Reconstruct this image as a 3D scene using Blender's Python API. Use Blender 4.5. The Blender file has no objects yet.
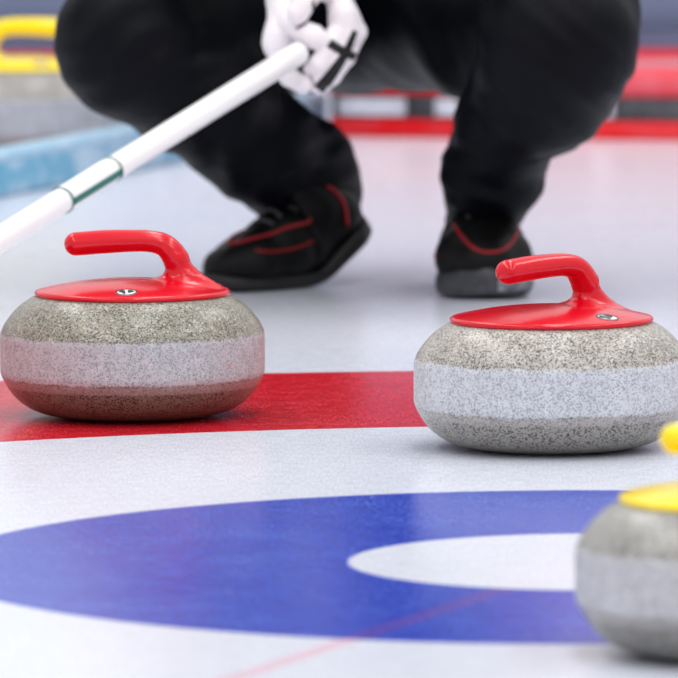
import bpy, bmesh, math, random
import numpy as np
from mathutils import Vector, Matrix
from mathutils.bvhtree import BVHTree

random.seed(4)
rng = np.random.default_rng(7)
scene = bpy.context.scene
COL = scene.collection
pi = math.pi

# ------------------------------------------------------------------ camera
F_PX, PITCH, ROLL = 8000.0, 0.0900, -0.0044
CAM = Vector((-0.2305, -7.3805, 0.8741))
FW = Vector((0, math.cos(PITCH), -math.sin(PITCH)))
UP0 = Vector((0, math.sin(PITCH), math.cos(PITCH)))
RT = Vector((1, 0, 0)) * math.cos(ROLL) + UP0 * math.sin(ROLL)
UP = UP0 * math.cos(ROLL) - Vector((1, 0, 0)) * math.sin(ROLL)

def ray(px, py):
    return RT * ((px - 339) / F_PX) + UP * (-(py - 339) / F_PX) + FW

def at(px, py, y):
    """world point seen at a photo position, on the plane y = const"""
    d = ray(px, py)
    return CAM + d * ((y - CAM.y) / d.y)

def ground(px, py, z=0.0):
    d = ray(px, py)
    return CAM + d * ((z - CAM.z) / d.z)

def ppm(y):
    return F_PX / (y - CAM.y)

cam = bpy.data.cameras.new('camera')
cam.sensor_width = 36
cam.lens = F_PX / 678 * 36
cam.clip_start = 0.1
cam.clip_end = 200
co = bpy.data.objects.new('camera', cam)
COL.objects.link(co)
M = Matrix(((RT.x, UP.x, -FW.x, CAM.x), (RT.y, UP.y, -FW.y, CAM.y), (RT.z, UP.z, -FW.z, CAM.z), (0, 0, 0, 1)))
co.matrix_world = M
scene.camera = co
cam.dof.use_dof = True
cam.dof.focus_distance = 8.55
cam.dof.aperture_fstop = (cam.lens / 1000) / 0.040
cam.dof.aperture_blades = 0

# ------------------------------------------------------------------ materials
def mat(name):
    m = bpy.data.materials.new(name)
    m.use_nodes = True
    nt = m.node_tree
    b = nt.nodes['Principled BSDF']
    return m, nt, b

def lin(c):
    return tuple(((v / 255) / 12.92 if v / 255 <= .04045 else ((v / 255 + .055) / 1.055) ** 2.4) for v in c) + (1,)

def simple(name, rgb, rough=.5, coat=0.0, spec=.5, sheen=0.0):
    m, nt, b = mat(name)
    b.inputs['Base Color'].default_value = lin(rgb)
    b.inputs['Roughness'].default_value = rough
    b.inputs['Specular IOR Level'].default_value = spec
    b.inputs['Coat Weight'].default_value = coat
    b.inputs['Coat Roughness'].default_value = .08
    b.inputs['Sheen Weight'].default_value = sheen
    return m

class NT:
    def __init__(s, nt): s.nt = nt; s.L = nt.links
    def n(s, t, **kw):
        nd = s.nt.nodes.new(t)
        for k, v in kw.items():
            if k.startswith('i_'): nd.inputs[k[2:].replace('_', ' ')].default_value = v
            else: setattr(nd, k, v)
        return nd
    def math(s, op, a, b=None, clamp=False):
        nd = s.nt.nodes.new('ShaderNodeMath'); nd.operation = op; nd.use_clamp = clamp
        for i, v in enumerate((a, b)):
            if v is None: continue
            if isinstance(v, (int, float)): nd.inputs[i].default_value = v
            else: s.L.new(v, nd.inputs[i])
        return nd.outputs[0]
    def mix(s, f, a, b, blend='MIX'):
        nd = s.nt.nodes.new('ShaderNodeMix'); nd.data_type = 'RGBA'; nd.blend_type = blend
        for i, v in ((0, f), (6, a), (7, b)):
            if isinstance(v, (int, float, tuple)): nd.inputs[i].default_value = v
            else: s.L.new(v, nd.inputs[i])
        return nd.outputs[2]
    def ramp(s, f, lo, hi):
        nd = s.nt.nodes.new('ShaderNodeMapRange'); nd.clamp = True
        nd.inputs[1].default_value = lo; nd.inputs[2].default_value = hi
        s.L.new(f, nd.inputs[0]); return nd.outputs[0]
    def noise(s, vec, scale, detail=3, rough=.55, dist=0.0):
        nd = s.nt.nodes.new('ShaderNodeTexNoise'); nd.inputs['Scale'].default_value = scale
        nd.inputs['Detail'].default_value = detail; nd.inputs['Roughness'].default_value = rough
        nd.inputs['Distortion'].default_value = dist
        s.L.new(vec, nd.inputs['Vector']); return nd.outputs['Fac']
    def mapping(s, vec, scale=(1, 1, 1), rot=(0, 0, 0)):
        nd = s.nt.nodes.new('ShaderNodeMapping'); nd.inputs['Scale'].default_value = scale
        nd.inputs['Rotation'].default_value = rot
        s.L.new(vec, nd.inputs['Vector']); return nd.outputs[0]
    def bump(s, h, strength, dist, b, normal_in=None):
        nd = s.nt.nodes.new('ShaderNodeBump'); nd.inputs['Strength'].default_value = strength
        nd.inputs['Distance'].default_value = dist
        s.L.new(h, nd.inputs['Height'])
        s.L.new(nd.outputs[0], b.inputs['Normal'])

# --- ice sheet with the painted house
def ice_material():
    m, nt, b = mat('ice')
    g = NT(nt)
    tc = g.n('ShaderNodeTexCoord').outputs['Object']
    sep = g.n('ShaderNodeSeparateXYZ'); nt.links.new(tc, sep.inputs[0])
    x, y = sep.outputs[0], sep.outputs[1]
    wob = g.math('MULTIPLY', g.math('SUBTRACT', g.noise(tc, 160, 2), .5), .006)
    r = g.math('ADD', g.math('SQRT', g.math('ADD', g.math('MULTIPLY', x, x), g.math('MULTIPLY', y, y))), wob)
    def band(lo, hi, soft=.0022):
        a = g.ramp(r, lo - soft, lo + soft); c = g.ramp(r, hi + soft, hi - soft)
        return g.math('MULTIPLY', a, c)
    blue = band(.2229, .6058); red = band(1.2506, 1.8934)
    big = g.noise(tc, 3.0, 3); mid = g.noise(tc, 45, 4, .6); fine = g.noise(g.mapping(tc, (1, .10, 1)), 420, 3, .75)
    white = g.mix(g.ramp(big, .3, .7), lin((226, 230, 244)), lin((232, 236, 248)))
    pinkish = g.noise(g.mapping(tc, (.4, .6, 1)), 1.2, 2)
    faraway = g.ramp(y, 2.0, 6.0)
    white = g.mix(g.math('MULTIPLY', g.ramp(pinkish, .35, .75), faraway), white, lin((238, 228, 238)))
    patch = g.ramp(g.noise(tc, 7.5, 4, .6), .48, .70)
    frostb = g.math('ADD', g.math('MULTIPLY', g.ramp(mid, .3, .8), .20), g.math('MULTIPLY', g.ramp(fine, .42, .62), g.math('ADD', .18, g.math('MULTIPLY', patch, .34))))
    bluec = g.mix(frostb, lin((0, 40, 182)), lin((104, 146, 236)))
    redc = g.mix(frostb, lin((208, 0, 20)), lin((232, 90, 110)))
    # frost specks in the paint
    v = g.n('ShaderNodeTexVoronoi', i_Scale=60.0); nt.links.new(tc, v.inputs['Vector'])
    sp = g.math('MULTIPLY', g.ramp(v.outputs['Distance'], .20, .08), g.ramp(g.noise(tc, 11, 2), .52, .62))
    bluec = g.mix(g.math('MULTIPLY', sp, .35), bluec, lin((205, 212, 240)))
    col = g.mix(blue, white, bluec)
    col = g.mix(red, col, redc)
    # thin centre line through the house, faded under the frost
    ang = math.atan2(-.82, -.322)
    ca, sa = math.cos(ang), math.sin(ang)
    per = g.math('ABSOLUTE', g.math('SUBTRACT', g.math('MULTIPLY', x, sa), g.math('MULTIPLY', y, ca)))
    line = g.ramp(per, .0135, .0075)
    line = g.math('MULTIPLY', line, g.ramp(r, .222, .228))
    lc = g.mix(blue, lin((243, 168, 186)), lin((122, 60, 150)))
    lf = g.math('MULTIPLY', line, g.math('ADD', .30, g.math('MULTIPLY', mid, .30)))
    col = g.mix(lf, col, lc)
    # light scrape marks
    scr = g.noise(g.mapping(tc, (1.2, 26, 1), (0, 0, .12)), 2.0, 2)
    col = g.mix(g.math('MULTIPLY', g.ramp(scr, .66, .74), .12), col, lin((190, 194, 208)))
    grain = g.math('ADD', .82, g.math('MULTIPLY', g.ramp(fine, .38, .62), .18))
    colg = g.n('ShaderNodeVectorMath', operation='SCALE')
    nt.links.new(col, colg.inputs[0]); nt.links.new(grain, colg.inputs['Scale'])
    nt.links.new(colg.outputs[0], b.inputs['Base Color'])
    b.inputs['IOR'].default_value = 1.31
    b.inputs['Specular IOR Level'].default_value = .40
    rr = g.math('ADD', .11, g.math('MULTIPLY', mid, .14))
    nt.links.new(rr, b.inputs['Roughness'])
    h = g.math('ADD', g.math('MULTIPLY', fine, .5), g.math('MULTIPLY', g.noise(tc, 150, 3), 1.0))
    g.bump(h, .30, .0009, b)
    return m

def granite_material(name, a, c, dark, seed, rust=0.0, low=None, bandc=(205, 207, 216), zb=(.0455, .095)):
    m, nt, b = mat(name)
    g = NT(nt)
    tc0 = g.n('ShaderNodeTexCoord').outputs['Object']
    off = g.n('ShaderNodeVectorMath', operation='ADD'); nt.links.new(tc0, off.inputs[0])
    off.inputs[1].default_value = (seed, seed * .7, 0)
    tc = off.outputs[0]
    sep = g.n('ShaderNodeSeparateXYZ'); nt.links.new(tc0, sep.inputs[0])
    z = sep.outputs[2]
    v1 = g.n('ShaderNodeTexVoronoi', i_Scale=520.0); nt.links.new(tc, v1.inputs['Vector'])
    cs = g.n('ShaderNodeSeparateColor'); nt.links.new(v1.outputs['Color'], cs.inputs[0])
    r1, r2 = cs.outputs[0], cs.outputs[1]
    n1 = g.noise(tc, 330, 3, .7); n2 = g.noise(tc, 30, 3); n3 = g.noise(tc, 600, 2, .6)
    base = g.mix(g.ramp(r1, 0, 1), lin(a), lin(c))
    base = g.mix(g.math('MULTIPLY', g.ramp(n2, .35, .7), .35), base, lin(tuple(int(.86 * q) for q in a)))
    darkf = g.math('MULTIPLY', g.ramp(r2, .78, .81), g.ramp(v1.outputs['Distance'], .62, .45))
    v2 = g.n('ShaderNodeTexVoronoi', i_Scale=720.0); nt.links.new(tc, v2.inputs['Vector'])
    cs2 = g.n('ShaderNodeSeparateColor'); nt.links.new(v2.outputs['Color'], cs2.inputs[0])
    darkf2 = g.math('MULTIPLY', g.ramp(cs2.outputs[0], .77, .80), g.ramp(n2, .25, .45))
    darkf = g.math('MAXIMUM', darkf, g.math('MULTIPLY', darkf2, .9))
    lightf = g.math('MULTIPLY', g.ramp(r1, .84, .92), .26)
    stone = g.mix(lightf, base, lin((232, 230, 222)))
    stone = g.mix(g.math('MULTIPLY', darkf, .85), stone, lin(dark))
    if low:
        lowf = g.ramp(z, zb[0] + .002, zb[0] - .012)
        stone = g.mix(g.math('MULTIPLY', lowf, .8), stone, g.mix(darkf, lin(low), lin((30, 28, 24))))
    # the striking band: rough, pale, vertical scuffs
    wob = g.math('MULTIPLY', g.math('SUBTRACT', g.noise(tc, 55, 4), .5), .008)
    zz = g.math('ADD', z, wob)
    band = g.math('MULTIPLY', g.ramp(zz, zb[0] - .001, zb[0] + .001), g.ramp(zz, zb[1] + .0016, zb[1] - .0016))
    streak = g.noise(g.mapping(tc, (1, 1, .12)), 90, 3, .6)
    scuff = g.noise(tc, 90, 4, .7)
    bc = g.mix(g.ramp(streak, .35, .65), lin(tuple(int(q * .95) for q in bandc)), lin(bandc))
    bc = g.mix(g.math('MULTIPLY', g.ramp(scuff, .45, .7), .35), bc, lin((226, 228, 236)))
    bc = g.mix(g.math('MULTIPLY', darkf, .50), bc, lin((86, 84, 90)))
    if rust:
        rf = g.math('MULTIPLY', g.ramp(g.noise(g.mapping(tc, (1, 1, .6)), 150, 2), .68, .74), rust)
        bc = g.mix(rf, bc, lin((205, 120, 110)))
    keep = g.math('SUBTRACT', .93, g.math('MULTIPLY', g.ramp(scuff, .30, .42), -.0))
    # a thin polished line under the band
    col = g.mix(g.math('MULTIPLY', band, keep), stone, bc)
    edge = g.math('MULTIPLY', g.ramp(z, zb[0] - .0105, zb[0] - .009), g.ramp(z, zb[0] + .000, zb[0] - .002))
    col = g.mix(g.math('MULTIPLY', edge, .35), col, lin((176, 170, 172)))
    nt.links.new(col, b.inputs['Base Color'])
    # glossy where polished, matt on the band
    nt.links.new(g.math('ADD', .30, g.math('MULTIPLY', band, .36)), b.inputs['Roughness'])
    b.inputs['Specular IOR Level'].default_value = .5
    h = g.math('ADD', g.math('MULTIPLY', g.noise(tc, 500, 3, .7), band), g.math('MULTIPLY', n1, .12))
    g.bump(h, .35, .0012, b)
    return m

def plastic(name, rgb):
    m, nt, b = mat(name)
    g = NT(nt)
    tc = g.n('ShaderNodeTexCoord').outputs['Object']
    n = g.noise(tc, 60, 3)
    c = g.mix(g.math('MULTIPLY', g.ramp(n, .4, .8), .10), lin(rgb), lin(tuple(min(255, q + 30) for q in rgb)))
    nt.links.new(c, b.inputs['Base Color'])
    b.inputs['Roughness'].default_value = .20
    b.inputs['Specular IOR Level'].default_value = .36
    b.inputs['Coat Weight'].default_value = .12
    b.inputs['Coat Roughness'].default_value = .05
    g.bump(g.noise(tc, 180, 2), .06, .001, b)
    return m

def fabric(name, rgb, rough=.75, sheen=.25, scale=900, spec=.24):
    m, nt, b = mat(name)
    g = NT(nt)
    tc = g.n('ShaderNodeTexCoord').outputs['Object']
    n = g.noise(tc, 9, 3)
    c = g.mix(g.ramp(n, .3, .7), lin(rgb), lin(tuple(int(q * 1.12) + 1 for q in rgb)))
    nt.links.new(c, b.inputs['Base Color'])
    b.inputs['Roughness'].default_value = rough
    b.inputs['Sheen Weight'].default_value = sheen
    b.inputs['Sheen Roughness'].default_value = .5
    b.inputs['Specular IOR Level'].default_value = spec
    h = g.math('ADD', g.math('MULTIPLY', g.noise(tc, scale, 2), .1), g.noise(g.mapping(tc, (1, 1, .6)), 22, 3, .5))
    g.bump(h, .35, .012, b)
    return m

def mottled(name, rgb, frost, amt, scale=14, rough=.4):
    m, nt, b = mat(name)
    g = NT(nt)
    tc = g.n('ShaderNodeTexCoord').outputs['Object']
    n = g.noise(g.mapping(tc, (1, 1, 1.6)), scale, 4, .6)
    c = g.mix(g.math('MULTIPLY', g.ramp(n, .42, .68), amt), lin(rgb), lin(frost))
    nt.links.new(c, b.inputs['Base Color'])
    b.inputs['Roughness'].default_value = rough
    g.bump(g.noise(tc, 90, 3), .2, .002, b)
    return m

MAT = {}
MAT['ice'] = ice_material()
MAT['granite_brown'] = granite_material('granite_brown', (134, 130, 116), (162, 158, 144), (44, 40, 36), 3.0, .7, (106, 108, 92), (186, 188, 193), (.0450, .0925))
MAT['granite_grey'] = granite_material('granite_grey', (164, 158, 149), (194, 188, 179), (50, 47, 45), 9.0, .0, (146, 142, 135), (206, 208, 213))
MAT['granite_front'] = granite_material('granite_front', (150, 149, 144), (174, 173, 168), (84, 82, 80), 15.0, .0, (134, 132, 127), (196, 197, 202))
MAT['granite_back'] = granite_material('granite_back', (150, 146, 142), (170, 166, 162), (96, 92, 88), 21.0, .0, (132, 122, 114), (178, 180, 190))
MAT['red_plastic'] = plastic('red_plastic', (208, 0, 28))
MAT['yellow_plastic'] = plastic('yellow_plastic', (250, 220, 0))
MAT['badge_white'] = simple('badge_white', (236, 238, 240), .35)
MAT['badge_black'] = simple('badge_black', (22, 26, 34), .35)
MAT['trousers'] = fabric('black_trouser_cloth', (8, 9, 15), .5, .0, 900, .09)
MAT['jacket'] = fabric('black_jacket_cloth', (6, 6, 10), .6, .0, 900, .09)
MAT['glove'] = fabric('white_glove_leather', (218, 213, 216), .6, .05)
MAT['glove_strap'] = fabric('black_strap_and_gap_shade', (16, 16, 18), .6, .1)
MAT['shoe'] = fabric('black_shoe_leather', (9, 9, 11), .45, .0, 900, .16)
MAT['shoe_sole'] = mottled('black_rubber', (10, 10, 12), (26, 26, 30), .7, 30, .55)
MAT['shoe_sole_grey'] = mottled('worn_grey_rubber', (40, 41, 45), (74, 74, 80), .8, 26, .5)
MAT['shoe_scuff'] = mottled('scuffed_white_toe_tape', (88, 88, 94), (176, 176, 180), .9, 60, .6)
MAT['shoe_red'] = simple('red_shoe_piping', (150, 6, 18), .5)
MAT['lace'] = simple('dark_grey_lace', (58, 58, 62), .7)
MAT['skin'] = simple('skin', (206, 160, 136), .5)
MAT['hair'] = simple('dark_hair', (40, 28, 22), .6)
MAT['eye'] = simple('eye_white', (225, 222, 218), .3)
MAT['iris'] = simple('eye_iris', (50, 40, 34), .2)
MAT['lip'] = simple('lip', (172, 98, 90), .5)
MAT['broom_white'] = simple('white_broom_shaft', (240, 238, 238), .28, .4)
MAT['broom_green'] = simple('teal_green_print', (10, 104, 96), .35)
MAT['broom_head'] = simple('black_broom_head', (30, 30, 32), .5)
MAT['broom_pad'] = fabric('pale_broom_pad', (190, 190, 196))
MAT['red_foam'] = mottled('red_foam', (232, 8, 30), (240, 160, 176), .35, 9, .35)
MAT['red_base'] = mottled('red_rail', (236, 4, 16), (236, 120, 130), .3, 11, .35)
MAT['grey_panel'] = mottled('dark_grey_panel', (58, 61, 66), (100, 104, 110), .8, 12, .5)
MAT['pale_panel'] = mottled('pale_panel', (190, 196, 208), (226, 230, 238), .8, 16, .5)
MAT['blue_foam'] = mottled('frosted_blue_foam', (96, 164, 196), (196, 216, 228), .95, 11, .4)
MAT['blue_top'] = mottled('pale_blue_foam', (146, 186, 212), (196, 214, 228), .7, 9, .4)
MAT['slate'] = mottled('slate_blue_board', (100, 108, 136), (122, 130, 158), .6, 2.2, .6)
MAT['slate_band'] = mottled('dark_slate_strip', (90, 97, 122), (104, 112, 138), .6, 3, .6)
MAT['red_kerb'] = simple('red_kerb', (236, 14, 40), .5)

# ------------------------------------------------------------------ object helpers
def link(name, me, m=None, parent=None, smooth=True):
    o = bpy.data.objects.new(name, me)
    COL.objects.link(o)
    if m is not None: me.materials.append(m)
    if parent is not None: o.parent = parent
    if smooth:
        me.polygons.foreach_set('use_smooth', [True] * len(me.polygons))
    return o

def from_bm(name, bm, m, parent=None, smooth=True):
    bmesh.ops.recalc_face_normals(bm, faces=bm.faces)
    me = bpy.data.meshes.new(name); bm.to_mesh(me); bm.free()
    return link(name, me, m, parent, smooth)

def thing(name, label, cat, loc=(0, 0, 0), rz=0, group=None):
    o = bpy.data.objects.new(name, None)
    COL.objects.link(o)
    o.location = loc; o.rotation_euler = (0, 0, rz); o.empty_display_size = .05
    o['label'] = label; o['category'] = cat
    if group: o['group'] = group
    return o

def structure(name, o):
    o.name = name; o['kind'] = 'structure'

def add_box(bm, lo, hi, bevel=0.0):
    r = bmesh.ops.create_cube(bm, size=1)
    vs = r['verts']
    for v in vs:
        v.co = Vector((lo[i] + (v.co[i] + .5) * (hi[i] - lo[i]) for i in range(3)))
    if bevel:
        es = list({e for v in vs for e in v.link_edges})
        bmesh.ops.bevel(bm, geom=es, offset=bevel, segments=3, affect='EDGES', profile=.5)

def add_loft(bm, rings, cap=True, closed=True):
    prev = None; first = None
    for rg in rings:
        vs = [bm.verts.new(p) for p in rg]
        if prev:
            n = len(vs)
            for i in range(n if closed else n - 1):
                bm.faces.new((prev[i], prev[(i + 1) % n], vs[(i + 1) % n], vs[i]))
        else: first = vs
        prev = vs
    if cap:
        bm.faces.new(first[::-1]); bm.faces.new(prev)

def lathe(bm, prof, n=96):
    rings = []
    for r, z in prof:
        rings.append([Vector((max(r, 1e-5) * math.cos(2 * pi * i / n), max(r, 1e-5) * math.sin(2 * pi * i / n), z)) for i in range(n)])
    add_loft(bm, rings, cap=True)

def catmull(pts, sub=8):
    P = [np.array(p, float) for p in pts]
    P = [2 * P[0] - P[1]] + P + [2 * P[-1] - P[-2]]
    out = []
    for i in range(1, len(P) - 2):
        for k in range(sub):
            t = k / sub
            a, b, c, d = P[i - 1], P[i], P[i + 1], P[i + 2]
            out.append(.5 * ((2 * b) + (-a + c) * t + (2 * a - 5 * b + 4 * c - d) * t * t + (-a + 3 * b - 3 * c + d) * t ** 3))
    out.append(P[-2])
    return out

def tube(bm, pts, r, n=12, sub=1):
    pts = [Vector(p) for p in pts]
    if sub > 1: pts = [Vector(p) for p in catmull(pts, sub)]
    rings = []
    ref = None
    for i, p in enumerate(pts):
        t = (pts[min(i + 1, len(pts) - 1)] - pts[max(i - 1, 0)]).normalized()
        if ref is None:
            ref = Vector((0, 0, 1)) if abs(t.z) < .9 else Vector((1, 0, 0))
        u = (ref - t * ref.dot(t)).normalized(); ref = u
        w = t.cross(u)
        rad = r[i] if isinstance(r, (list, tuple)) else r
        rings.append([p + (u * math.cos(2 * pi * k / n) + w * math.sin(2 * pi * k / n)) * rad for k in range(n)])
    add_loft(bm, rings)

# ------------------------------------------------------------------ implicit surfaces (for bodies, cloth, gloves, handles)
def surface_nets(f, lo, step):
    nx, ny, nz = f.shape
    s = f < 0
    c = s[:-1, :-1, :-1].astype(np.int8)
    cnt = np.zeros((nx - 1, ny - 1, nz - 1), np.int8)
    for dx in (0, 1):
        for dy in (0, 1):
            for dz in (0, 1):
                cnt += s[dx:nx - 1 + dx, dy:ny - 1 + dy, dz:nz - 1 + dz]
    act = (cnt > 0) & (cnt < 8)
    idx = -np.ones(act.shape, np.int64)
    I = np.argwhere(act); idx[act] = np.arange(len(I))
    acc = np.zeros((len(I), 3)); num = np.zeros(len(I))
    corners = [(a, b, c) for a in (0, 1) for b in (0, 1) for c in (0, 1)]
    for a in corners:
        for ax in range(3):
            if a[ax] == 0:
                b = list(a); b[ax] = 1
                fa = f[I[:, 0] + a[0], I[:, 1] + a[1], I[:, 2] + a[2]]
                fb = f[I[:, 0] + b[0], I[:, 1] + b[1], I[:, 2] + b[2]]
                cr = (fa < 0) != (fb < 0)
                t = np.where(cr, fa / np.where(cr, fa - fb, 1), 0)
                p = np.tile(np.array(a, float), (len(I), 1)); p[:, ax] = t
                acc[cr] += p[cr]; num[cr] += 1
    V = (I + acc / num[:, None]) * step + np.array(lo)
    faces = []
    for ax in range(3):
        u, v = [(1, 2), (2, 0), (0, 1)][ax]
        sl0 = [slice(None)] * 3; sl1 = [slice(None)] * 3
        sl0[ax] = slice(0, -1); sl1[ax] = slice(1, None)
        ch = s[tuple(sl0)] != s[tuple(sl1)]
        E = np.argwhere(ch)
        E = E[(E[:, u] > 0) & (E[:, v] > 0) & (E[:, u] < f.shape[u] - 1) & (E[:, v] < f.shape[v] - 1)]
        ins = s[E[:, 0], E[:, 1], E[:, 2]]
        def cell(du, dv):
            q = E.copy(); q[:, u] -= du; q[:, v] -= dv
            return idx[q[:, 0], q[:, 1], q[:, 2]]
        a, b, c2, d = cell(1, 1), cell(0, 1), cell(0, 0), cell(1, 0)
        Q = np.stack([a, b, c2, d], 1)
        Q[~ins] = Q[~ins][:, ::-1]
        faces.append(Q[(Q >= 0).all(1)])
    return V, np.concatenate(faces)

def smin(a, b, k):
    h = np.clip(.5 + .5 * (b - a) / k, 0, 1)
    return b * (1 - h) + a * h - k * h * (1 - h)

def sd_cone(P, a, b, ra, rb):
    a = np.array(a, float); b = np.array(b, float)
    ab = b - a; L2 = max(ab @ ab, 1e-12)
    t = np.clip(((P - a) @ ab) / L2, 0, 1)
    return np.linalg.norm(P - a - t[..., None] * ab, axis=-1) - (ra + (rb - ra) * t)

def sd_ell(P, c, r, R=None):
    q = P - np.array(c, float)
    if R is not None: q = q @ R
    r = np.array(r, float)
    k0 = np.linalg.norm(q / r, axis=-1); k1 = np.linalg.norm(q / (r * r), axis=-1)
    return k0 * (k0 - 1) / np.maximum(k1, 1e-9)

def implicit(fn, lo, hi, step):
    lo = np.array(lo, float); hi = np.array(hi, float)
    n = np.ceil((hi - lo) / step).astype(int) + 1
    ax = [lo[i] + np.arange(n[i]) * step for i in range(3)]
    f = np.empty(n)
    for i in range(0, n[0], 24):          # slabs, to keep memory low
        G = np.stack(np.meshgrid(ax[0][i:i + 24], ax[1], ax[2], indexing='ij'), -1)
        f[i:i + 24] = fn(G)
    V, Fc = surface_nets(f, lo, step)
    return V, Fc

def mesh_from(name, V, Fc):
    me = bpy.data.meshes.new(name)
    me.vertices.add(len(V)); me.vertices.foreach_set('co', np.asarray(V, np.float32).ravel())
    me.loops.add(len(Fc) * 4); me.loops.foreach_set('vertex_index', np.asarray(Fc, np.int32).ravel())
    me.polygons.add(len(Fc)); me.polygons.foreach_set('loop_start', np.arange(len(Fc), dtype=np.int32) * 4)
    me.update(calc_edges=True); me.validate()
    return me

def chains_fn(chains, k, extra=None):
    """each chain: list of (x, y, z, r); all smoothly joined"""
    prims = []
    for ch in chains:
        if len(ch) == 1: prims.append((ch[0][:3], ch[0][:3], ch[0][3], ch[0][3]))
        for a, b in zip(ch[:-1], ch[1:]): prims.append((a[:3], b[:3], a[3], b[3]))
    def fn(P):
        f = None
        for a, b, ra, rb in prims:
            d = sd_cone(P, a, b, ra, rb)
            f = d if f is None else smin(f, d, k)
        if extra: f = extra(P, f)
        return f
    allp = np.array([c for ch in chains for c in ch])
    lo = (allp[:, :3] - allp[:, 3:4]).min(0) - k; hi = (allp[:, :3] + allp[:, 3:4]).max(0) + k
    return fn, lo, hi

def pxc(lst):
    """(px, py, depth y, radius in px) -> world (x, y, z, r)"""
    out = []
    for px, py, y, r in lst:
        p = at(px, py, y)
        out.append((p.x, p.y, p.z, r / ppm(y)))
    return out

# ------------------------------------------------------------------ setting
bm = bmesh.new()
vs = [bm.verts.new(p) for p in ((-14, -10, 0), (14, -10, 0), (14, 8.44, 0), (-14, 8.44, 0), (-14, -10, -.05), (14, -10, -.05), (14, 8.44, -.05), (-14, 8.44, -.05))]
for f in ((0, 1, 2, 3), (7, 6, 5, 4), (0, 4, 5, 1), (1, 5, 6, 2), (2, 6, 7, 3), (3, 7, 4, 0)):
    bm.faces.new([vs[i] for i in f])
o = from_bm('floor', bm, MAT['ice'], smooth=False); structure('floor', o)

bm = bmesh.new(); add_box(bm, (-14, 8.44, 0), (14, 8.56, .95))
o = from_bm('wall_back', bm, MAT['slate'], smooth=False); structure('wall_back', o)
bm = bmesh.new(); add_box(bm, (-14, 8.425, .068), (14, 8.44, .085))
o = from_bm('trim_1', bm, MAT['slate_band'], smooth=False); structure('trim_1', o)
bm = bmesh.new(); add_box(bm, (-14, 8.42, 0), (14, 8.44, .018))
o = from_bm('baseboard_back', bm, MAT['red_kerb'], smooth=False); structure('baseboard_back', o)

# ------------------------------------------------------------------ dividers on the ice
def prism(bm, a, b, prof):
    """profile (offset towards camera, z) extruded from a to b"""
    a = Vector(a); b = Vector(b); t = (b - a).normalized(); n = Vector((t.y, -t.x, 0))
    if n.y > 0: n = -n
    rings = []
    for p in (a, b):
        rings.append([Vector((p.x, p.y, 0)) + n * u + Vector((0, 0, z)) for u, z in prof])
    add_loft(bm, rings)

def round_prof(u0, u1, z0, z1, r, n=6):
    pts = []
    for (cu, cz, a0) in ((u1 - r, z1 - r, 0), (u0 + r, z1 - r, 90), (u0 + r, z0 + r, 180), (u1 - r, z0 + r, 270)):
        for k in range(n + 1):
            a = math.radians(a0 + 90 * k / n)
            pts.append((cu + r * math.cos(a), cz + r * math.sin(a)))
    return pts

ra = ground(330, 137); rb_ = ground(678, 141)
dirv = (rb_ - ra).normalized()
r_end = rb_ + dirv * 1.6
root = thing('sheet_divider', 'low red foam divider with dark grey recessed panel lying behind the crouching player', 'divider', (0, 0, 0))
bm = bmesh.new(); prism(bm, ra, r_end, round_prof(-.10, 0, 0, .031, .006)); from_bm('base_rail', bm, MAT['red_base'], root)
bm = bmesh.new(); prism(bm, ra, r_end, round_prof(-.085, -.012, .028, .073, .004)); from_bm('panel', bm, MAT['grey_panel'], root)
bm = bmesh.new(); prism(bm, ra, r_end, round_prof(-.09, .004, .069, .122, .026, 10)); from_bm('foam_top', bm, MAT['red_foam'], root)
def plate(px0, px1, m):
    t0 = ra + dirv * ((ground(px0, 137) - ra).dot(dirv)); t1 = ra + dirv * ((ground(px1, 138) - ra).dot(dirv))
    bm = bmesh.new(); prism(bm, t0, t1, round_prof(-.014, -.007, .036, .066, .002, 2)); o = from_bm('panel_plate', bm, m, root)
    o['label'] = 'pale frosted plate'
plate(338, 404, MAT['pale_panel']); plate(438, 458, MAT['pale_panel']); plate(598, 620, MAT['pale_panel'])

ba = ground(0, 198.5); bb = ground(190, 161)
bdir = (bb - ba).normalized()
b0 = ba - bdir * .9
tt = 1.0
b1 = ba + bdir * ((ground(326, 134) - ba).dot(bdir))
root = thing('sheet_divider', 'low frosted blue divider running diagonally from the left edge behind the player', 'divider', (0, 0, 0))
bm = bmesh.new(); prism(bm, b0, b1, round_prof(-.05, 0, 0, .058, .008)); from_bm('base_rail', bm, MAT['blue_foam'], root)
bm = bmesh.new(); prism(bm, b0, b1, round_prof(-.048, .002, .052, .070, .008)); from_bm('foam_top', bm, MAT['blue_top'], root)

# ------------------------------------------------------------------ curling stones
GR = [(.001, .003), (.058, .003), (.062, 0), (.068, 0), (.085, .0016), (.104, .0058), (.118, .0125), (.129, .0215), (.1365, .031),
      (.1415, .0395), (.1440, .0450), (.1453, .0500), (.1455, .0560), (.1455, .0800), (.1455, .0880), (.1448, .0935), (.1435, .0965), (.1405, .1025), (.1355, .1095),
      (.1295, .1165), (.1220, .1235), (.1140, .1290), (.1060, .1335), (.09, .1345), (.001, .1345)]
def granite_mesh():
    pts = catmull([(r, z) for r, z in GR[3:-2]], 4)
    prof = GR[:3] + [tuple(p) for p in pts] + GR[-2:]
    bm = bmesh.new(); lathe(bm, prof, 128)
    bmesh.ops.recalc_face_normals(bm, faces=bm.faces)
    me = bpy.data.meshes.new('granite_body'); bm.to_mesh(me); bm.free()
    me.polygons.foreach_set('use_smooth', [True] * len(me.polygons))
    return me

def dome_z(r):
    return .1385 + .0130 * (1 - (r / .108) ** 2)

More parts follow.
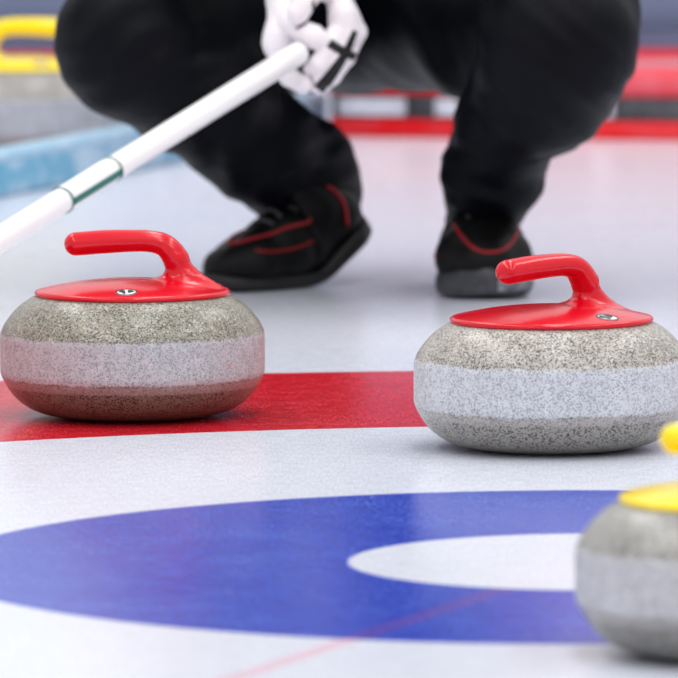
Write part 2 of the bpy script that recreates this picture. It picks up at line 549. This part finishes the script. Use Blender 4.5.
def handle_fn(P):
    x, y, z = P[..., 0], P[..., 1], P[..., 2]
    r = np.hypot(x, y)
    top = z - dome_z(np.minimum(r, .12)); bot = .1330 - z; side = r - .1075
    # rounded rim
    rd = .003
    q0 = np.maximum(top, bot) + rd; q1 = side + rd
    f = np.minimum(np.maximum(q0, q1), 0) + np.hypot(np.maximum(q0, 0), np.maximum(q1, 0)) - rd
    # post: horizontal elliptic sections (z, centre x, half x, half y)
    zs = np.array([.130, .138, .1440, .1495, .1555, .1620, .1690, .1760])
    cx = np.array([.050, .050, .0535, .0560, .0560, .0540, .0500, .0470])
    hx = np.array([.057, .052, .0430, .0320, .0225, .0170, .0140, .0120])
    hy = np.array([.050, .040, .0290, .0210, .0170, .0150, .0130, .0120])
    zc = np.clip(z, zs[0], zs[-1])
    a = np.interp(zc, zs, hx); b = np.interp(zc, zs, hy); c = np.interp(zc, zs, cx)
    k = np.hypot((x - c) / a, y / b)
    post = (k - 1) * np.minimum(a, b) * .8
    post = np.maximum(post, np.maximum(z - zs[-1], .1335 - z))
    f = smin(f, post, .007)
    # grip, slightly wider than tall
    pts = catmull([(-.0615, .1895, .0130), (-.030, .1918, .0130), (.000, .1928, .0122), (.020, .1922, .0120), (.034, .1888, .0126), (.043, .1815, .0132), (.0490, .1735, .0135)], 4)
    g = None
    Q = P.copy(); Q[..., 1] = Q[..., 1] * .86
    for p, q in zip(pts[:-1], pts[1:]):
        d = sd_cone(Q, (p[0], 0, p[1]), (q[0], 0, q[1]), p[2], q[2])
        g = d if g is None else np.minimum(g, d)
    return smin(f, g, .006)

V, Fc = implicit(handle_fn, (-.115, -.113, .128), (.115, .113, .209), .0016)
HM = mesh_from('handle', V, Fc)
HM.polygons.foreach_set('use_smooth', [True] * len(HM.polygons))
hb = BVHTree.FromPolygons([tuple(v) for v in V], [tuple(f) for f in Fc])
def on_handle(x, y, lift):
    h = hb.ray_cast(Vector((x, y, .165)), Vector((0, 0, -1)))
    return h[0] + h[1] * lift
BC = Vector((-.001, -.0860)); BR = .0120
def badge_patch(poly_fn, lift, name):
    bm = bmesh.new()
    rings = poly_fn()
    prev = None
    for rg in rings:
        vs = [bm.verts.new(on_handle(BC.x + u * BR, BC.y + v * BR, lift)) for u, v in rg]
        if prev:
            for i in range(len(vs)):
                bm.faces.new((prev[i], prev[(i + 1) % len(vs)], vs[(i + 1) % len(vs)], vs[i]))
        prev = vs
    bmesh.ops.recalc_face_normals(bm, faces=bm.faces)
    r = bmesh.ops.extrude_face_region(bm, geom=list(bm.faces))
    for v in [g for g in r['geom'] if isinstance(g, bmesh.types.BMVert)]: v.co.z += .0002
    me = bpy.data.meshes.new(name); bmesh.ops.recalc_face_normals(bm, faces=bm.faces); bm.to_mesh(me); bm.free()
    return me
def circ(r, n=32, c=(0, 0), sx=1, sy=1):
    return [(c[0] + r * sx * math.cos(2 * pi * i / n), c[1] + r * sy * math.sin(2 * pi * i / n)) for i in range(n)]
B_DISC = badge_patch(lambda: [circ(1), circ(.66), circ(.33), circ(.02)], .0001, 'badge')
B_RING = badge_patch(lambda: [circ(1), circ(.86)], .0005, 'badge_ring')
def poly(pts, c=None):
    c = c or (sum(p[0] for p in pts) / len(pts), sum(p[1] for p in pts) / len(pts))
    return lambda: [pts, [(c[0] + (p[0] - c[0]) * .05, c[1] + (p[1] - c[1]) * .05) for p in pts]]
B_M1 = badge_patch(poly([(-.72, .25), (-.45, .62), (-.18, .5), (-.12, .1), (-.05, -.5), (-.25, -.62), (-.42, -.1), (-.66, -.05)], (-.33, .1)), .0006, 'badge_mark')
B_M2 = badge_patch(poly([(.10, .62), (.5, .5), (.72, .05), (.45, -.05), (.25, -.35), (.12, -.1)], (.3, .15)), .0006, 'badge_mark')

GM = granite_mesh()
def make_stone(label, gmat, hmat, loc, rz, s=1.0, badge=True, badge_turn=0.0):
    root = thing('curling_stone', label, 'curling stone', loc, rz)
    root.scale = (s, s, s)
    me = GM.copy(); me.materials.clear(); me.materials.append(gmat)
    o = bpy.data.objects.new('granite_body', me); COL.objects.link(o); o.parent = root
    hm = HM.copy(); hm.materials.clear(); hm.materials.append(hmat)
    h = bpy.data.objects.new('handle', hm); COL.objects.link(h); h.parent = root
    if badge:
        bd = None
        for me0, nm, mt in ((B_DISC, 'badge', 'badge_white'), (B_RING, 'badge_ring', 'badge_black'), (B_M1, 'badge_mark', 'badge_black'), (B_M2, 'badge_mark', 'badge_black')):
            mm = me0.copy(); mm.materials.clear(); mm.materials.append(MAT[mt])
            q = bpy.data.objects.new(nm, mm); COL.objects.link(q)
            q.parent = h; q.rotation_euler = (0, 0, badge_turn)
    return root

gl = ground(133, 415.5); gr = ground(551.7, 447.5); gy = ground(742, 653); gb = ground(24, 161)
make_stone('curling stone with red handle and browner granite, standing on the red ring at left', MAT['granite_brown'], MAT['red_plastic'], gl, math.radians(-2))
make_stone('grey speckled curling stone with red handle on the white ice, right of centre', MAT['granite_grey'], MAT['red_plastic'], gr, math.radians(42))
make_stone('curling stone with yellow handle in the foreground, cut by the right edge', MAT['granite_front'], MAT['yellow_plastic'], gy, math.radians(16), s=.97)
make_stone('blurred curling stone with yellow handle behind the blue divider at upper left', MAT['granite_back'], MAT['yellow_plastic'], gb, math.radians(180 + 4), s=1.13, badge_turn=math.radians(196))
# ------------------------------------------------------------------ the player
person = thing('person', 'person in black trousers and white gloves crouching on the ice, holding a white broom', 'person', ground(350, 290))
person_inv = Matrix.Translation(-Vector(person.location))
def adopt(o):
    o.parent = person
    o.matrix_parent_inverse = person_inv
    return o

def wr(P, f, comps, amp):
    """cloth folds: ripples along chosen directions, kept local to a centre"""
    for c, rad, d, wl, ph in comps:
        c = np.array(c); d = np.array(d, float); d /= np.linalg.norm(d)
        q = P - c
        w = np.exp(-(q ** 2).sum(-1) / (rad * rad))
        bend = .012 * np.sin(q[..., 0] * 31 + q[..., 2] * 23 + ph)
        f = f + amp * w * np.sin(((q @ d) + bend) * 2 * pi / wl + ph)
    return f

# joints (photo position, depth)
legL = [(300, -3, 3.27, 93), (210, 18, 3.05, 86), (134, 42, 2.86, 76), (190, 88, 2.95, 64), (256, 143, 3.06, 57), (298, 172, 3.14, 56), (311, 192, 3.17, 52)]
legR = [(415, -3, 3.25, 91), (490, 17, 3.0, 82), (556, 15, 2.84, 81), (558, 44, 2.76, 77)]
shinR = [(558, 44, 2.76, 77), (546, 84, 2.80, 66), (512, 118, 2.88, 52), (492, 172, 2.96, 49), (487, 198, 3.0, 43)]
pelv = [(300, -3, 3.27, 93), (355, -14, 3.36, 101), (415, -3, 3.25, 91)]
waist = [(355, -12, 3.36, 100), (352, -110, 3.33, 120)]
foldR = [(462, 118, 2.90, 9), (486, 124, 2.835, 10), (515, 120, 2.80, 9)]
flapR = [(538, 150, 2.84, 12), (566, 136, 2.82, 16)]
cuffR = [(534, 186, 2.95, 10), (520, 196, 2.94, 14)]
def w3(px, py, y): return tuple(at(px, py, y))
comps = [(w3(134, 60, 2.78), .10, (.5, 0, -1), .045, 0.3), (w3(220, 130, 2.95), .12, (1, 0, -.3), .06, 1.2),
         (w3(300, 185, 3.08), .08, (.6, 0, -1), .034, 2.0), (w3(560, 100, 2.72), .10, (-.8, 0, -1), .040, 0.8),
         (w3(490, 175, 2.9), .08, (.25, 0, 1), .036, 2.2), (w3(430, 40, 3.05), .14, (1, 0, .5), .07, 0.0)]
def extraT(P, f):
    f = wr(P, f, comps, .0042)
    return f
trs = [pxc(c) for c in (legL, legR, shinR, pelv, waist)]
fnT, lo, hi = chains_fn(trs, .022, extraT)
small = [pxc(c) for c in (foldR, flapR, cuffR)]
fnS, _, _ = chains_fn(small, .006)
V, Fc = implicit(lambda P: smin(fnT(P), fnS(P), .010), lo, hi, .0065)
me = mesh_from('trousers', V, Fc); adopt(link('trousers', me, MAT['trousers']))

# jacket
torso = [(352, -90, 3.33, 128), (350, -220, 3.20, 132), (350, -340, 3.08, 120), (350, -400, 3.06, 70)]
shl = [(250, -350, 3.08, 60), (350, -372, 3.06, 68), (450, -350, 3.08, 60)]
armL = [(250, -345, 3.08, 58), (190, -240, 2.95, 50), (160, -120, 2.86, 45), (215, -60, 2.78, 38), (276, -24, 2.745, 24)]
armR = [(450, -345, 3.08, 58), (505, -240, 2.95, 50), (525, -120, 2.86, 45), (445, -62, 2.78, 38), (350, -26, 2.745, 22)]
jch = [pxc(c) for c in (torso, shl, armL, armR)]
compsJ = [(w3(160, -120, 2.8), .1, (1, 0, 1), .05, 0), (w3(525, -120, 2.8), .1, (-1, 0, 1), .05, 0), (w3(350, -200, 3.0), .16, (.2, 0, 1), .07, 0)]
fnJ, lo, hi = chains_fn(jch, .02, lambda P, f: wr(P, f, compsJ, .004))
V, Fc = implicit(fnJ, lo, hi, .009)
me = mesh_from('jacket', V, Fc); adopt(link('jacket', me, MAT['jacket']))
# collar
bm = bmesh.new(); cp = at(350, -462, 3.04)
tube(bm, [cp + Vector((.066 * math.cos(a), .066 * math.sin(a), .0)) for a in [2 * pi * i / 24 for i in range(25)]], .016)
adopt(from_bm('jacket_collar', bm, MAT['jacket']))

# body: one continuous figure (head and neck show, the rest is inside the clothes)
HC = np.array(at(350, -580, 2.98))
def shrink(ch, k): return [(a, b, c, r * k) for a, b, c, r in ch]
# (ankles and wrists end inside shoes and gloves)
bch = [pxc(shrink(c, .72)) for c in (legL, legR, shinR, pelv, torso, shl)]
bch += [pxc(shrink(armL[:-1] + [(250, -34, 2.75, 20)], .72)), pxc(shrink(armR[:-1] + [(400, -38, 2.76, 20)], .72))]
bch += [pxc([(350, -400, 3.06, 48), (350, -500, 3.0, 44)])]
fnB, lo, hi = chains_fn(bch, .02)
hx, hy, hz = HC
def fnBody(P):
    f = fnB(P)
    h = sd_ell(P, (hx, hy + .012, hz + .025), (.076, .096, .098))
    j = sd_ell(P, (hx, hy - .018, hz - .055), (.056, .066, .068))
    h = smin(h, j, .03)
    h = smin(h, sd_cone(P, (hx, hy - .088, hz + .012), (hx, hy - .108, hz - .026), .008, .013), .012)     # nose
    h = smin(h, sd_ell(P, (hx, hy - .080, hz + .030), (.045, .012, .010)), .015)                          # brow
    h = smin(h, sd_ell(P, (hx, hy - .083, hz - .058), (.024, .010, .006)), .008)                          # lips
    h = smin(h, sd_ell(P, (hx, hy - .074, hz - .098), (.020, .016, .016)), .02)                           # chin
    for s in (-1, 1):
        h = smin(h, sd_ell(P, (hx + s * .078, hy + .010, hz - .004), (.008, .018, .030)), .006)           # ears
        h = np.maximum(h, -sd_ell(P, (hx + s * .031, hy - .094, hz + .012), (.014, .012, .009)))          # sockets
    return smin(f, h, .018)
hi = np.maximum(hi, HC + .14); lo = np.minimum(lo, HC - .14)
V, Fc = implicit(fnBody, lo, hi, .0075)
me = mesh_from('body', V, Fc); adopt(link('body', me, MAT['skin']))
for s in (-1, 1):
    for rad, off, mt, nm in ((.012, 0, 'eye', 'eye'), (.006, -.0075, 'iris', 'iris')):
        bm = bmesh.new(); bmesh.ops.create_uvsphere(bm, u_segments=20, v_segments=14, radius=rad)
        bmesh.ops.translate(bm, verts=bm.verts, vec=(hx + s * .031, hy - .077 + off, hz + .012))
        adopt(from_bm(nm, bm, MAT[mt]))
fnH = lambda P: np.maximum(sd_ell(P, (hx, hy + .018, hz + .036), (.086, .106, .106)), -np.maximum(-(P[..., 1] - (hy - .035) + .0 * P[..., 0]) * -1, P[..., 2] - (hz + .075)))
V, Fc = implicit(fnH, HC - .15, HC + .16, .006)
adopt(link('hair', mesh_from('hair', V, Fc), MAT['hair']))

# ---- shoes: built in shoe space (x to the toe, y across, z up), then bent at the ball and placed
def shoe(label, loc, yaw, bend, sole_mat, wide=1.0, scuff=False, bx=.030, sh=.020):
    root = bpy.data.objects.new('shoe', None); COL.objects.link(root)
    root.empty_display_size = .03
    if label: root['label'] = label
    root.location = loc; root.rotation_euler = (0, 0, yaw)
    def tr(p):
        x, y, z = p
        if x >= bx: return Vector((x, y, z))
        # smooth bend upwards behind the ball
        L = .05
        s = bx - x
        if s < L: th = bend * s / L
        else: th = bend
        if bend < 1e-4: return Vector((x, y, z))
        R = L / bend
        if s < L: cx_, cz_ = bx - R * math.sin(th), R * (1 - math.cos(th))
        else:
            cx_ = bx - R * math.sin(bend) - (s - L) * math.cos(bend); cz_ = R * (1 - math.cos(bend)) + (s - L) * math.sin(bend)
        return Vector((cx_ + z * math.sin(th), y, cz_ + z * math.cos(th)))
    def out(t):   # half width along the shoe, t = x
        xs = [-.170, -.160, -.135, -.09, -.04, .02, .06, .095, .118, .130]
        ws = [.001, .022, .036, .037, .037, .046, .049, .043, .028, .002]
        return np.interp(t, xs, ws) * wide
    # sole
    bm = bmesh.new(); rings = []
    for x in np.concatenate([[-.1695, -.167, -.162], np.linspace(-.155, .115, 34), [.122, .126, .1285]]):
        w = float(out(x)); toe = max(0, (x - .085) / .045)
        z0 = .012 * toe ** 2; z1 = sh + .006 * toe + (.008 * max(0, (-x - .05) / .1))
        rg = []
        for k in range(20):
            a = 2 * pi * k / 20
            c, s = math.cos(a), math.sin(a)
            cc = math.copysign(abs(c) ** .45, c); ss = math.copysign(abs(s) ** .45, s)
            rg.append(tr((x, cc * w, (z0 + z1) / 2 + ss * (z1 - z0) / 2)))
        rings.append(rg)
    add_loft(bm, rings); so = from_bm('sole', bm, MAT[sole_mat], root)
    # upper
    W = wide
    ch = [[(.092, 0, sh + .012, .020 * W), (.055, 0, sh + .020, .030 * W), (.0, 0, .064, .036 * W), (-.05, 0, .078, .037), (-.105, 0, .076, .034), (-.130, 0, .062, .030)],
          [(-.105, 0, .085, .036), (-.095, 0, .125, .037)], [(.02, .012, .045, .028 * W), (.085, .006, sh + .012, .022 * W)], [(.02, -.014 * W, .042, .027 * W), (.06, -.018 * W, sh + .014, .022 * W)],
          [(-.13, 0, .05, .030), (-.13, 0, .10, .026)], [(-.135, 0, sh + .026, .030), (-.06, 0, sh + .026, .033), (.0, 0, sh + .024, .036 * W)],
          [(.0, .012 * W, sh + .016, .028 * W), (.060, .020 * W, sh + .014, .025 * W), (.098, .008 * W, sh + .010, .020 * W)], [(.0, -.010 * W, sh + .016, .028 * W), (.060, -.020 * W, sh + .014, .025 * W), (.098, -.008 * W, sh + .010, .020 * W)]]
    fn, lo, hi = chains_fn(ch, .018, lambda P, f: np.maximum(f, sh - .008 - P[..., 2]))
    V, Fc = implicit(fn, lo, hi, .0045)
    tree = BVHTree.FromPolygons([tuple(v) for v in V], [tuple(f) for f in Fc])
    V2 = np.array([tuple(tr(v)) for v in V])
    up = link('upper', mesh_from('upper', V2, Fc), MAT['shoe'], root)
    def on(x, y, lift=.001, side=None):
        if side is None: h = tree.ray_cast(Vector((x, y, .3)), Vector((0, 0, -1)))
        else: h = tree.ray_cast(Vector((x, side * .2, y)), Vector((0, -side, 0)))
        return tr(h[0] + h[1] * lift) if h[0] else None
    def strip(pts, r, m, nm, side=None):
        q = [on(a, b, .001, side) for a, b in pts]; q = [p for p in q if p]
        if len(q) < 2: return
        bm = bmesh.new(); tube(bm, q, r, 8); from_bm(nm, bm, MAT[m], root)
    # red piping: U around the lace opening, two side curves, heel line
    ts = np.linspace(-1, 1, 25)
    def front(pts, r, m, nm):
        q = []
        for y, z in pts:
            h = tree.ray_cast(Vector((.3, y, z)), Vector((-1, 0, 0)))
            if h[0]: q.append(tr(h[0] + h[1] * .001))
        bm = bmesh.new(); tube(bm, q, r, 8); from_bm(nm, bm, MAT[m], root)
    front([(.005 + .033 * W * t, .062 + .030 * abs(t) ** 2.6) for t in ts], .0020, 'shoe_red', 'piping')
    for side in (-1, 1):
        strip([(x, .062 - .010 * math.sin((x + .02) * 24)) for x in np.linspace(-.02, .075, 18)], .0013, 'shoe_red', 'piping', side)
        strip([(-.118 - .012 * math.sin(t * pi), .045 + .07 * t) for t in np.linspace(0, 1, 12)], .0024, 'shoe_red', 'piping', side)
    for k in range(5):
        x = .034 - .020 * k
        strip([(x + (.004 if k % 2 else -.004) * t, .021 * t) for t in np.linspace(-1, 1, 9)], .0026, 'lace', 'lace')
    if scuff:
        bm = bmesh.new(); rings = []
        for a in np.linspace(math.radians(8), math.radians(60), 14):
            # follow the front edge of the sole
            best = None
            for x in np.linspace(.03, .1285, 80):
                w = float(out(x)); aa = math.atan2(w, x - .03)
                if best is None or abs(aa - abs(a)) < best[0]: best = (abs(aa - abs(a)), x, w)
            x, w = best[1], best[2]
            d = Vector((x - .03, math.copysign(w, a), 0)).normalized()
            p = Vector((x, math.copysign(w, a), 0)) + d * .0012
            rings.append([tr(p + Vector((0, 0, z))) + d * q for z, q in ((.012, 0), (.012, .001), (.018, .002), (.026, .001), (.026, 0))])
        add_loft(bm, rings, closed=True); q = from_bm('toe_patch', bm, MAT['shoe_scuff'], root); q['label'] = 'scuffed white patch on the toe edge of the sole'
    return adopt(root)

# left-of-photo foot: side on, heel lifted
tl = ground(204, 293); 
yawL = math.atan2(-.18, -.217)
shoe('side-on shoe with lifted heel', Vector((tl.x, tl.y, 0)) - Vector((math.cos(yawL), math.sin(yawL), 0)) * .130, yawL, math.radians(34), 'shoe_sole', bx=-.020)
# right-of-photo foot: toe towards the camera
tr_ = ground(487, 301)
yawR = math.radians(-90 + 2)
shoe('shoe seen from the toe with a grey sole edge', Vector((tr_.x, tr_.y, 0)) - Vector((math.cos(yawR), math.sin(yawR), 0)) * .130, yawR, math.radians(6), 'shoe_sole_grey', 1.30, True, sh=.036)

# ---- gloves
DG = 2.70
def glove(chains, k, name, step=.0013):
    fn, lo, hi = chains_fn([pxc(c) for c in chains], k)
    V, Fc = implicit(fn, lo, hi, step)
    return V, Fc
gl_hand = [[(280, -30, 2.74, 14), (280, 0, 2.73, 12.5), (281, 18, 2.72, 11.5), (279, 36, 2.715, 14), (278, 44, 2.715, 15.5)]]
gl_f = [
    [(278, 48, 2.715, 12), (281, 66, 2.72, 10), (289, 77, 2.695, 9.5), (303, 85, 2.675, 9.4)],      # index, its tip below the shaft
    [(276, 46, 2.74, 11), (280, 60, 2.75, 9), (288, 62, 2.74, 8.6), (296, 56, 2.72, 8)],
    [(274, 42, 2.76, 10), (282, 54, 2.765, 8.6), (292, 54, 2.755, 8)],
    [(276, 36, 2.77, 9), (286, 48, 2.775, 8), (296, 47, 2.765, 7)],
    [(283, 8, 2.72, 11), (290, 22, 2.70, 10.5), (301, 30, 2.682, 11), (314, 37, 2.672, 12), (320, 41, 2.672, 9.5)]]     # thumb over the end of the shaft
gr_hand = [[(338, -30, 2.74, 11), (338, 0, 2.72, 10), (343, 18, 2.705, 13), (344, 36, 2.70, 15)], [(345, 8, 2.715, 9), (356, 32, 2.715, 11.5)]]
gr_f = [
    [(334, 34, 2.69, 9), (327, 50, 2.675, 9.5), (319, 64, 2.672, 9.5), (312, 70, 2.685, 8.5)],
    [(340, 40, 2.695, 10), (332, 58, 2.68, 9.4), (321, 76, 2.68, 8.6), (316, 86, 2.695, 7)],
    [(347, 40, 2.71, 10), (341, 57, 2.695, 9), (329, 76, 2.69, 8), (319, 88, 2.70, 6.6)],
    [(354, 40, 2.72, 9), (347, 58, 2.71, 8), (334, 77, 2.70, 7), (321, 90, 2.71, 5.6)],
    [(332, -8, 2.72, 10), (314, -10, 2.69, 11), (303, 4, 2.672, 11.5), (298, 13, 2.668, 11.5)]]       # thumb folded across
def build_glove(hand, fingers, label):
    root = None
    parts = [pxc(c) for c in hand + fingers]
    nh = len(hand)
    fh, lo1, hi1 = chains_fn(parts[:nh], .012)
    allp = np.array([c for ch in parts for c in ch])
    lo = (allp[:, :3] - allp[:, 3:4]).min(0) - .008; hi = (allp[:, :3] + allp[:, 3:4]).max(0) + .008
    fs = [chains_fn([p], .004)[0] for p in parts[nh:]]
    def fn(P):
        f = fh(P)
        g = None
        for q in fs:
            d = q(P)
            g = d if g is None else smin(g, d, .0008)     # fingers stay apart
        return smin(f, g, .005)
    V, Fc = implicit(fn, lo, hi, .0016)
    me = mesh_from('glove', V, Fc)
    o = link('glove', me, MAT['glove']); o['label'] = label
    adopt(o)
    return o, V, Fc
g1, V1, F1 = build_glove(gl_hand, gl_f, 'white glove wrapped round the end of the broom')
g2, V2, F2 = build_glove(gr_hand, gr_f, 'white glove with a black cross of straps')
# straps on the right-hand glove: bands lying on its surface
TREE2 = BVHTree.FromPolygons([tuple(v) for v in V2], [tuple(f) for f in F2])
TREE12 = BVHTree.FromPolygons([tuple(v) for v in V2] + [tuple(v) for v in V1], [tuple(f) for f in F2] + [tuple(f + len(V2)) for f in F1])
def strap(path, width_px, name='glove_strap', lift=.0006, tree2=None):
    tree2 = tree2 or TREE2
    """ribbon laid on the glove along a path on its outer side"""
    P = catmull(path, 8)
    bm = bmesh.new(); rows = []
    for i, p in enumerate(P):
        t = np.array(P[min(i + 1, len(P) - 1)]) - np.array(P[max(i - 1, 0)]); t = t / np.linalg.norm(t)
        n = np.array((-t[1], t[0])); row = []
        w = width_px[0] + (width_px[1] - width_px[0]) * i / (len(P) - 1)
        for k in np.linspace(-1, 1, 9):
            q = np.array(p) + n * k * w / 2
            org = at(q[0], q[1], 2.5); d = (at(q[0], q[1], 2.9) - org).normalized()
            h = tree2.ray_cast(org, d, .5)
            if h[0] is None: row.append(None); continue
            row.append(h[0] + h[1] * lift)
        rows.append(row)
    vm = [[bm.verts.new(p) if p is not None else None for p in r] for r in rows]
    for a, b in zip(vm[:-1], vm[1:]):
        for i in range(8):
            q = [a[i], a[i + 1], b[i + 1], b[i]]
            if all(q):
                ys = [v.co.y for v in q]
                if max(ys) - min(ys) < .012: bm.faces.new(q)
    bmesh.ops.delete(bm, geom=[v for v in bm.verts if not v.link_faces], context='VERTS')
    o = from_bm(name, bm, MAT['glove_strap'])
    md = o.modifiers.new('thick', 'SOLIDIFY'); md.thickness = .0012; md.offset = .5
    o.parent = g2
    return o
strap([(355, 31), (346, 52), (333, 72), (319, 90)], (5, 13))
strap([(296, 29), (306, 23), (313, 13), (313, 1)], (1.8, 2.6), 'glove_gap_shade', .0006, TREE12)  # thin black strip standing in for the shade between thumb and finger
strap([(329, 43), (342, 51), (357, 58)], (9, 8))

# ------------------------------------------------------------------ the broom
pA = at(300.5, 52, 2.665); pB = at(0, 239, 2.05)
ax = (pA - pB).normalized()
ground_t = pB.z / ax.z
pG = pB - ax * ((pB.z - .05) / ax.z)
broom = thing('curling_broom', 'long white broom shaft with green ringed section, held by the crouching player', 'broom', (pG.x, pG.y, 0))
binv = Matrix.Translation(-Vector(broom.location))
def badopt(o): o.parent = broom; o.matrix_parent_inverse = binv; return o
def axis_at(px):          # parameter of the axis point seen at column px
    lo_, hi_ = 0.0, (pA - pB).length
    for _ in range(50):
        mid = (lo_ + hi_) / 2; P = pB + ax * mid - CAM
        x = 339 + F_PX * P.dot(RT) / P.dot(FW)
        if x < px: lo_ = mid
        else: hi_ = mid
    return lo_
RB = .0158; RS = .0150
def rod(name, t0, t1, r0, r1, m, round_end=False):
    bm = bmesh.new()
    pts = [pB + ax * (t0 + (t1 - t0) * i / 12) for i in range(13)]; rr = [r0 + (r1 - r0) * i / 12 for i in range(13)]
    if round_end:
        for k in range(1, 8):
            a = k / 7 * pi / 2; pts.append(pB + ax * (t1 + .008 * math.sin(a))); rr.append(r1 * (.35 + .65 * math.cos(a)) if k < 7 else r1 * .3)
    tube(bm, pts, rr, 32)
    return badopt(from_bm(name, bm, MAT[m]))
t1_, t2_ = axis_at(62), axis_at(111)
LT = (pA - pB).length
tG = (pG - pB).dot(ax)
rod('shaft', tG, LT - .008, RB, RS, 'broom_white', True)
s = rod('label_sleeve', t1_, t2_, RB + .0004, RB + .0004, 'broom_white')
for t in (t1_, t2_):
    q = rod('green_ring', t - .0012, t + .0012, RB + .0009, RB + .0009, 'broom_green')
# teal stripe along the under side of the sleeve
bm = bmesh.new(); vd = (CAM - (pB + ax * t1_)).normalized(); vd = (vd - ax * vd.dot(ax)).normalized(); sd = ax.cross(vd)
if sd.z > 0: sd = -sd
rings = []
for i in range(13):
    c = pB + ax * (t1_ + (t2_ - t1_) * i / 12)
    a0, a1 = 18, 50
    rg = [c + (vd * math.cos(math.radians(a)) + sd * math.sin(math.radians(a))) * (RB + .0010) for a in np.linspace(a0, a1, 6)]
    rg += [c + (vd * math.cos(math.radians(a)) + sd * math.sin(math.radians(a))) * (RB + .0002) for a in np.linspace(a1, a0, 6)]
    rings.append(rg)
add_loft(bm, rings); badopt(from_bm('green_stripe', bm, MAT['broom_green']))
# head, beyond the left edge of the photo
bm = bmesh.new(); add_box(bm, (pG.x - .10, pG.y - .035, .022), (pG.x + .10, pG.y + .035, .05), .008); badopt(from_bm('broom_head', bm, MAT['broom_head']))
bm = bmesh.new(); add_box(bm, (pG.x - .105, pG.y - .040, .0), (pG.x + .105, pG.y + .040, .026), .006); badopt(from_bm('pad', bm, MAT['broom_pad']))

# ------------------------------------------------------------------ light: rows of ceiling lamps and pale arena air
w = bpy.data.worlds.new('world'); scene.world = w; w.use_nodes = True
bg = w.node_tree.nodes['Background']
bg.inputs[0].default_value = (.95, .96, 1.0, 1); bg.inputs[1].default_value = .70
def lamp(x, y, z, sx, sy, e, col=(1, .985, .96)):
    l = bpy.data.lights.new('ceiling_lamp', 'AREA'); l.shape = 'RECTANGLE'; l.size = sx; l.size_y = sy; l.energy = e; l.color = col
    o = bpy.data.objects.new('ceiling_lamp', l); COL.objects.link(o); o.location = (x, y, z)
for x in (-3.2, .3, 3.8):
    for y in (-5, 0, 5):
        lamp(x, y, 6.0, 1.0, 4.2, 70)

scene.view_settings.view_transform = 'Standard'
scene.view_settings.look = 'None'
scene.view_settings.gamma = 1
scene.view_settings.use_curve_mapping = False
scene.view_settings.exposure = 0.23
